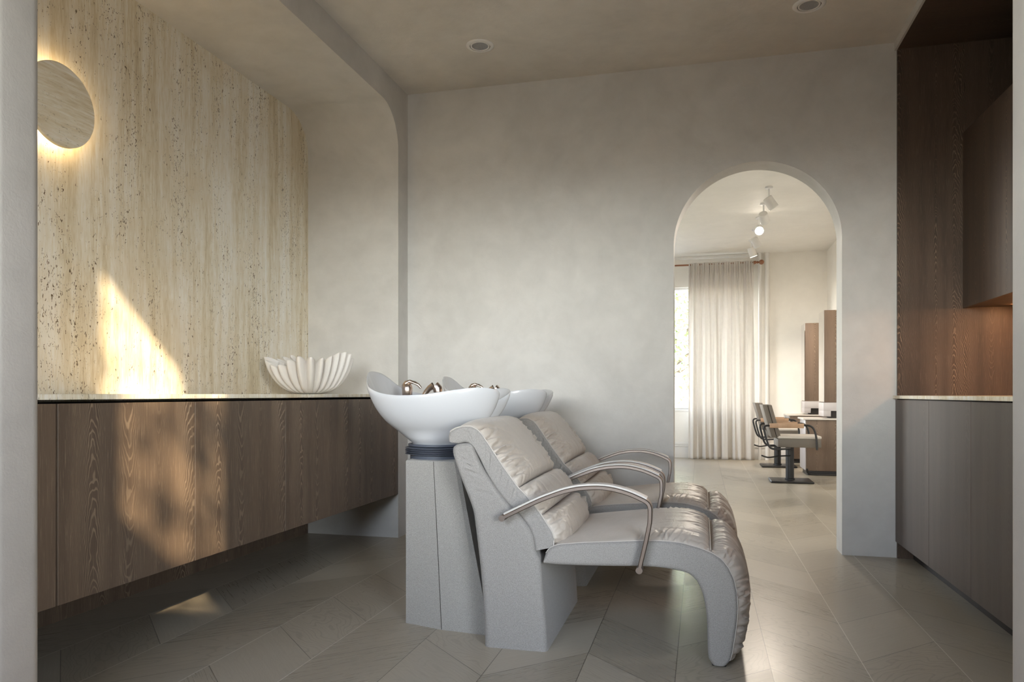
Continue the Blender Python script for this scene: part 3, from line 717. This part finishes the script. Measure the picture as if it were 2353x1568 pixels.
# ------------------------------------------------------------------ washbasin on its pedestal
BX = -1.10     # basin centre
def basin_mesh():
    nth = 144
    prof = [(1.0, 1.0), (.992, .93), (.972, .86), (.940, .76), (.895, .65), (.835, .54), (.760, .43), (.670, .335), (.575, .25), (.475, .17), (.39, .10), (.335, .045), (.315, 0.0), (.315, -.03)]
    def rim(th):
        # th=0 front (towards the chair), pi = back
        c, s_ = math.cos(th), math.sin(th)
        a = 0.322 if c > 0 else 0.342
        x = a*math.copysign(abs(c)**0.92, c); y = 0.245*math.copysign(abs(s_)**0.95, s_)
        ad = abs(math.atan2(s_, c))
        # heights by angle: lobe, dip, back wing
        K = [(0.0, .893), (.10, .902), (.20, .935), (.32, .955), (.50, .968), (.80, .974), (1.15, .962), (1.55, .942), (1.9, .941), (2.2, .957), (2.45, .988), (2.65, 1.018), (2.85, 1.038), (3.0, 1.044), (PI, 1.045)]
        z = np.interp(ad, [k[0] for k in K], [k[1] for k in K])
        x -= 0.105*math.exp(-(ad/0.21)**2)
        x += 0.50*max(0.0, z-.975)
        y *= 1-0.4*max(0.0, z-.975)
        return x, y, z
    R = [rim(2*PI*k/nth) for k in range(nth)]
    zz = np.array([p[2] for p in R])
    for _ in range(8): zz = .25*np.roll(zz, 1)+.5*zz+.25*np.roll(zz, -1)
    vs = []; fs = []
    zb = 0.732
    rings = [(r_, z_, 0) for r_, z_ in prof[::-1]]
    inner = [(.975, .985), (.955, .93), (.90, .80), (.83, .68), (.74, .58), (.62, .50), (.48, .44), (.32, .40), (.14, .385), (.02, .38)]
    seq = [(r_, z_) for r_, z_ in prof[::-1]]+[(.994, 1.018), (.984, 1.012)]+inner
    for k in range(nth):
        x, y, _ = R[k]; z = zz[k]; th = 2*PI*k/nth
        bl = math.hypot(x, y)
        for (rr, q) in seq:
            # towards the foot the plan becomes round
            f = min(1, max(0, (0.62-rr)/0.3)); f = f*f*(3-2*f) if q < .3 else 0
            rx, ry = x*rr, y*rr
            cx, cy_ = math.cos(math.atan2(y, x))*0.315*0.345, math.sin(math.atan2(y, x))*0.315*0.345
            rx = rx*(1-f)+cx*(rr/.315)*f; ry = ry*(1-f)+cy_*(rr/.315)*f
            vs.append((rx, ry, zb+(z-zb)*q))
    n = len(seq)
    for k in range(nth):
        k2 = (k+1) % nth
        for i in range(n-1): fs.append((k*n+i, k2*n+i, k2*n+i+1, k*n+i+1))
    fs.append([k*n for k in range(nth)][::-1]); fs.append([k*n+n-1 for k in range(nth)])
    return G().add(vs, fs)
def washbasin(label):
    t = thing('washbasin', label, 'washbasin', (BX, 3.02, 0.0), group='white washbasins on pedestals')
    mk('basin', basin_mesh(), M['ceramic'], t, ang=70)
    pr_ = [(0, .672), (.122, .672), (.122, .690)]
    for k in range(4):
        z = .692+k*.0085; pr_ += [(.128, z), (.143, z+.003), (.143, z+.0045), (.128, z+.007)]
    pr_ += [(.118, .727), (.130, .729), (.130, .737), (0, .738)]
    mk('rubber_bellows', G().lathe(pr_, 56), M['rubber'], t, ang=30)
    # pedestal: three folded side faces in plan, leaning front
    def ped():
        g = G(); vs = []; fs = []
        # plan outline (x, half width) for bottom and top
        bot = [(-1.192, .130), (-1.186, .158), (-1.016, .205), (-1.008, .207), (-.830, .226), (-.802, .226)]
        top = [(-1.192, .130), (-1.186, .158), (-1.060, .178), (-1.054, .179), (-.965, .186), (-.955, .170)]
        lv = [(0.0, 0.0), (.10, .105), (.35, .36), (.7, .72), (1.0, 1.0)]
        rings = []
        Z = [0.0, .16, .32, .48, .60, .672, .676]
        for z in Z:
            f = z/.676; f2 = f
            pl = [(b[0]*(1-f2)+q[0]*f2, b[1]*(1-f2)+q[1]*f2) for b, q in zip(bot, top)]
            if z == .676: pl = [(x+(.004 if x < -1.1 else -.003), y-.004) for x, y in pl]
            ring = [(x-BX, -y, z) for x, y in pl]+[(x-BX, y, z) for x, y in pl[::-1]]
            rings.append(ring)
        m = len(rings[0])
        for r_ in rings: vs += r_
        for i in range(len(rings)-1):
            for k in range(m): fs.append((i*m+k, i*m+(k+1) % m, (i+1)*m+(k+1) % m, (i+1)*m+k))
        fs.append(list(range(m))[::-1]); fs.append([(len(rings)-1)*m+k for k in range(m)])
        return g.add(vs, fs)
    pd = mk('pedestal', ped(), M['box'], t, ang=12)
    for sd in (-1, 1):
        mk('panel_seam', G().tube([(-1.012-BX, sd*.2068, .002), (-1.034-BX, sd*.1932, .34), (-1.057-BX, sd*.1787, .674)], .0012, 6), M['shadow'], pd)
    # mixer tap
    fx = -1.245-BX
    g = G().lathe([(0, .845), (.026, .845), (.026, .852), (.021, .856), (.021, .935), (.0235, .937), (.0235, .942), (.021, .944), (.0225, .946), (.0235, .975), (.021, .988), (.012, .996), (0, .998)], 32, Matrix.Translation((fx, 0, 0)))
    tp = mk('mixer_tap', g, M['nickel'], t, ang=40)
    lv = [(fx-.014, 0, .972), (fx-.012, 0, .985), (fx-.002, 0, .998), (fx+.014, 0, 1.003), (fx+.034, 0, 1.000), (fx+.052, 0, .990), (fx+.062, 0, .978), (fx+.064, 0, .975)]
    mk('lever', G().tube(lv, [.012, .014, .0125, .010, .0075, .0065, .0055, .0045], 14), M['nickel'], tp, ang=60)
    sx = -1.17-BX
    hs = [(sx-.030, .0, .86), (sx-.018, .0, .895), (sx-.004, 0, .930), (sx+.012, 0, .958), (sx+.028, 0, .976), (sx+.044, 0, .985), (sx+.058, 0, .984), (sx+.066, 0, .974), (sx+.067, 0, .958)]
    sh = mk('hand_shower', G().tube(hs, [.013, .012, .011, .011, .0125, .016, .020, .021, .019], 18), M['nickel'], t, ang=60)
    mk('spray_face', G().lathe([(0, 0), (.014, 0), (.014, -.006), (0, -.006)], 20, Matrix.Translation((sx+.067, 0, .957))), M['ceramic'], sh)
    return t
ch1 = wash_chair('cream padded wash chair in front, its whole legrest and near armrest in view')
copy_tree(ch1, loc=(OX, 3.98, 0.0), label='cream padded wash chair behind the front one, beside the end wall')
wb1 = washbasin('white ceramic washbasin with taps on the near grey pedestal')
copy_tree(wb1, loc=(BX, 3.98, 0.0), label='white ceramic washbasin farther back, half hidden by the front basin')

# ------------------------------------------------------------------ styling room
def salon_chair(label):
    t = thing('styling_chair', label, 'chair', (.935, 8.52, 0.0), group='styling chairs in the far room')
    bp_ = mk('base_plate', G().box(-.21, .225, -.20, .20, 0.0, .022, .012, 3), M['dkmetal'], t)
    mk('post', G().lathe([(.0, .02), (.052, .02), (.052, .035), (.043, .04), (.043, .385), (0, .385)], 32), M['dkmetal'], t)
    mk('seat', G().box(-.145, .285, -.235, .235, .385, .475, .010, 2), M['taupe'], t)
    mk('seat_cushion', G().box(-.140, .290, -.228, .228, .474, .507, .012, 3), M['seatlite'], t)
    def panel(x0, x1, z0, z1, th, lean):
        g = G(); g.prism([(x0, z0), (x0+th, z0), (x1+th, z1), (x1, z1)], -.22, .22, 'y'); return g
    mk('backrest', panel(-.205, -.300, .485, .835, .050, 0), M['taupe'], t, bevel=.006)
    mk('backrest_cushion', panel(-.153, -.247, .490, .835, .042, 0), M['taupe'], t, bevel=.008)
    for sd in (-1, 1):
        y = sd*.262
        ar_ = mk('armrest', G().box(-.230, .110, y-.02, y+.02, .592, .640, .005), M['armwood'], t)
        p = [(-.23, y, .615), (-.275, y, .618), (-.292, y, .600), (-.285, y, .56), (-.262, y, .47), (-.240, y, .40), (-.215, y, .372), (-.17, y, .365), (-.02, y, .375)]
        g = G().tube(resample3(p, 40), .011, 10)
        p = [(.10, y, .622), (.165, y, .622), (.20, y, .600), (.222, y, .55), (.235, y, .47), (.24, y, .365)]
        g.tube(resample3(p, 30), .011, 10)
        mk('arm_tube', g, M['dkmetal'], ar_)
    mk('pump_lever', G().tube(resample3([(0, -.06, .285), (-.12, -.07, .280), (-.20, -.08, .265), (-.24, -.09, .262), (-.30, -.09, .285)], 24), .008, 8), M['dkmetal'], t)
    return t
def resample3(p, n):
    P = np.array(p, float); d = np.r_[0, np.cumsum(np.linalg.norm(np.diff(P, axis=0), axis=1))]; s = np.linspace(0, d[-1], n)
    Q = np.stack([np.interp(s, d, P[:, k]) for k in range(3)], -1)
    for _ in range(4):
        R = Q.copy(); R[1:-1] = .25*Q[:-2]+.5*Q[1:-1]+.25*Q[2:]; Q = R
    return Q.tolist()
sc1 = salon_chair('taupe styling chair with oak arms on a dark post, nearer of the two')
copy_tree(sc1, loc=(.975, 10.27, 0.0), label='taupe styling chair farther back, mostly hidden behind the nearer one')

def station(label):
    t = thing('styling_station', label, 'styling station', (1.74, 9.21, 0.0), group='oak styling stations on the right wall')
    W = .48
    mk('base_cabinet', G().box(-.548, -.001, 0.0, W, .055, .648, .002), M['wood_mid'], t)
    mk('front_panel', G().box(-.560, -.549, .004, W-.004, .06, .645, .002), M['lilac'], t)
    mk('worktop', G().box(-.585, -.001, -.015, W+.01, .649, .668, .003), M['seatlite'], t)
    mk('plinth', G().box(-.53, -.02, .03, W-.03, 0.0, .055), M['dkmetal'], t)
    mk('foot_rest', G().tube(resample3([(-.54, -.005, .075), (-.56, .02, .04), (-.52, .03, .012), (-.30, .02, .010), (-.05, .02, .010)], 20), .012, 8), M['dkmetal'], t)
    up = mk('tall_cabinet', G().box(-.352, -.001, .0, .36, .852, 1.925, .002), M['wood_mid'], t)
    mk('mirror', G().box(-.360, -.353, .002, .358, .860, 1.922), M['mirror'], up)
    g = G().box(-.362, -.001, -.004, .364, .755, .851, .002); g.box(-.362, -.28, -.003, .363, .690, .756, .002)
    mk('shelf_band', g, M['lilac'], t)
    mk('niche_back', G().box(-.27, -.001, .05, .36, .670, .756), M['shadow'], t)
    return t
st1 = station('oak styling station with tall mirror unit right behind the nearer styling chair')
copy_tree(st1, loc=(1.74, 10.83, 0.0), label='oak styling station in the far corner, partly hidden by the nearer station')

# ceiling spots
def spot(label, y, aim, power=72, cone=74):
    t = thing('ceiling_spotlight', label, 'spotlight', (.65, y, ZC), group='row of white ceiling spotlights')
    mk('ceiling_mount', G().lathe([(0, 0), (.036, 0), (.036, -.016), (.030, -.020), (0, -.020)], 28), M['trim_w'], t)
    mk('stem', G().tube([(0, 0, -.018), (0, 0, -.12)], .009, 10), M['trim_w'], t)
    d = Vector(aim).normalized(); q = d.to_track_quat('-Z', 'Y').to_matrix().to_4x4()
    Mx = Matrix.Translation((0, 0, -.135)) @ q
    hd = mk('lamp_head', G().lathe([(0, .035), (.040, .035), (.046, .028), (.050, -.085), (.047, -.088), (.044, -.070), (0, -.068)], 32, Mx), M['white'], t)
    mk('lamp_lens', G().lathe([(0, -.072), (.042, -.072), (.042, -.076), (0, -.076)], 28, Mx), M['bulb'], hd)
    l = bpy.data.lights.new('spot_beam', 'SPOT'); l.energy = power; l.spot_size = math.radians(cone); l.spot_blend = 0.7; l.color = (1.0, 0.88, 0.74); l.shadow_soft_size = 0.12 if power > 100 else 0.04
    lo = bpy.data.objects.new('spot_beam', l); C.objects.link(lo); lo.parent = t; lo.location = Vector((0, 0, -.135))+d*.10; lo.rotation_euler = d.to_track_quat('-Z', 'Y').to_euler()
spot('white ceiling spotlight nearest the arch, largest in its row', 7.68, (.55, .25, -.80))
spot('white ceiling spotlight just behind the nearest one', 8.33, (.25, .75, -.60))
spot('glaring white ceiling spotlight shining towards the arch, middle of its row', 8.98, (-.02, -.90, -.42), 160, 62)
spot('white ceiling spotlight behind the glaring one', 9.63, (.45, .35, -.80))
spot('white ceiling spotlight farthest from the arch, nearest the curtain', 10.28, (.30, .10, -.90))

# curtain, rod, pipes
def curtain():
    nx, nz = 190, 70; X0, X1 = -.175, .735; ZT, ZB = 2.862, .004; g = G(); vs = []
    rg = np.random.default_rng(3); ph = rg.uniform(0, 6.28, 8)
    for j in range(nz):
        v = j/(nz-1); z = ZB+(ZT-ZB)*v
        for i in range(nx):
            u = i/(nx-1); x = X0+(X1-X0)*u
            big = .030*math.sin(2*PI*6.2*u+ph[0]+1.1*math.sin(2*PI*1.7*u+ph[1]))+.016*math.sin(2*PI*11.3*u+ph[2]+.5*math.sin(3*v))
            top = .010*math.sin(2*PI*27*u+ph[3])+.007*math.sin(2*PI*41*u+ph[4])
            k = min(1, max(0, (v-.72)/.28)); bot = max(0, .22-v)/.22
            y = big*(1-.75*k)+top*(.15+.85*k)+.012*bot*math.sin(2*PI*9*u+ph[5]+4*v)
            xx = x+.006*math.sin(2*PI*9*u+5*v)*(1-k)+(u-.5)*.02*(1-v)
            vs.append((xx, y, z))
    fs = [(j*nx+i, j*nx+i+1, (j+1)*nx+i+1, (j+1)*nx+i) for j in range(nz-1) for i in range(nx-1)]
    return g.add(vs, fs)
t = thing('curtain', 'floor-length sheer linen curtain hanging before the far window', 'curtain', (0, 11.12, 0))
cu = mk('curtain_cloth', curtain(), M['curtain'], t, ang=180)
cu.modifiers.new('s', 'SOLIDIFY').thickness = 0.002
# header band: second layer of cloth at the top
def band():
    g = G(); nx = 190; vs = []; rg = np.random.default_rng(3); ph = rg.uniform(0, 6.28, 8)
    for z in (2.70, 2.78, 2.862):
        for i in range(nx):
            u = i/(nx-1); x = -.172+.905*u
            vs.append((x, -.012+.010*math.sin(2*PI*27*u+ph[3])+.007*math.sin(2*PI*41*u+ph[4])+.25*.03*math.sin(2*PI*6.2*u+ph[0]), z))
    return g.add(vs, [(j*nx+i, j*nx+i+1, (j+1)*nx+i+1, (j+1)*nx+i) for j in range(2) for i in range(nx-1)])
mk('header_band', band(), M['curtain'], t, ang=180)
t = thing('curtain_rod', 'copper curtain rod with ball finial above the sheer curtain', 'curtain rod', (.84, 11.13, 2.84))
RY_ = Matrix.Rotation(PI/2, 4, 'Y')
mk('rod', G().lathe([(0, -3.0), (.0125, -3.0), (.0125, -.05), (0, -.05)], 20, RY_), M['copper'], t)
mk('finial', G().lathe([(0, -.11), (.022, -.11), (.022, -.075), (.014, -.072), (.014, -.06), (.020, -.055), (.020, -.047), (.012, -.042), (.012, -.035)]+[(.036*math.sin(a), -.036*math.cos(a)+.0) for a in np.linspace(.35, PI, 12)], 28, RY_), M['copper'], t)
mk('bracket', G().tube([(-.09, 0, 0), (-.09, .17, 0)], .009, 8), M['copper'], t)
def pipe(x, r_, label):
    mk('heating_pipe', G().lathe([(r_, 0), (r_, ZC)], 20), M['white'], loc=(x, 11.24, 0), label=label, cat='pipe', group='white heating pipes by the curtain')
pipe(.825, .022, 'slim white vertical pipe right beside the curtain')
pipe(.925, .030, 'thicker white vertical pipe on the cream wall side')

# ------------------------------------------------------------------ outside
mk('ground', G().box(-30, 30, 11.6, 60, -.6, -.5), M['ground'], kind='structure')
def tree(name, label, loc, n, spread, zc, trunk_h, size=.09, seed=1):
    rg = np.random.default_rng(seed); t = thing(name, label, 'tree', loc)
    g = G().tube([(0, 0, 0), (.05, .02, trunk_h*.5), (-.03, .05, trunk_h), (.05, 0, zc)], [.16, .13, .10, .04], 12)
    for k in range(9):
        a = rg.uniform(0, 6.28); L_ = rg.uniform(.5, .9); z0 = trunk_h+rg.uniform(-.1, .8)
        g.tube([(0, 0, z0), (spread[0]*.4*L_*math.cos(a), spread[1]*.4*L_*math.sin(a), z0+.5*L_), (spread[0]*.8*L_*math.cos(a), spread[1]*.8*L_*math.sin(a), z0+1.1*L_)], [.05, .035, .012], 8)
    mk('trunk', g, M['bark'], t)
    g = G(); vs = []; fs = []
    cl = [rg.normal(0, 1, 3) for _ in range(60)]
    for k in range(n):
        c = cl[rg.integers(0, 60)]*.75+rg.normal(0, 1, 3)*.35; c = c/max(1.0, np.linalg.norm(c)/1.6)
        p = np.array([c[0]*spread[0]*.62, c[1]*spread[1]*.62, zc+c[2]*spread[2]*.62])
        d = rg.normal(0, 1, 3); d /= np.linalg.norm(d); e_ = np.cross(d, rg.normal(0, 1, 3)); e_ /= np.linalg.norm(e_); s_ = size*rg.uniform(.6, 1.3)
        f_ = np.cross(d, e_)*.12*s_
        b = len(vs); vs += [p, p+d*s_*.5+e_*s_*.28+f_, p+d*s_, p+d*s_*.5-e_*s_*.28+f_]; fs += [(b, b+1, b+2), (b, b+2, b+3)]
    if n: g.add([tuple(v) for v in vs], fs); mk('foliage', g, M['leaf'], t, smooth=False)
    return t
tree('street_tree', 'bright green leafy tree outside the far window', (-.9, 16.5, -.5), 6000, (1.9, 1.6, 2.2), 3.1, 1.6, .15, 4)
mk('hedge', tree.__defaults__ and G().box(-3, 1, 20.0, 20.8, -.5, .9, .1), M['leaf'], label='low green hedge beyond the street tree', cat='hedge')
t = thing('street_building', 'pale pink building seen low through the far window', 'building', (-1.5, 27, -.5))
mk('facade', G().box(-7, 7, 0, 6, 0, 2.9), M['pinkwall'], t)
for k in range(5): mk('facade_window', G().box(-5.6+2.4*k, -4.6+2.4*k, -.03, .02, .9, 2.2), M['dkglass'], t)
# the tree on the street side, whose leaves dapple the sun that falls through the high window
cw = Vector(((CLER[0]+CLER[1])/2, FY, (CLER[2]+CLER[3])/2)); tp_ = cw-SUN_DIR*3.0
tt = tree('plane_tree', 'leafy plane tree on the street behind the camera', (tp_.x+.85, tp_.y, -.5), 1300, (1.3, 1.2, 1.3), tp_.z+.25, 4.2, .14, 21)
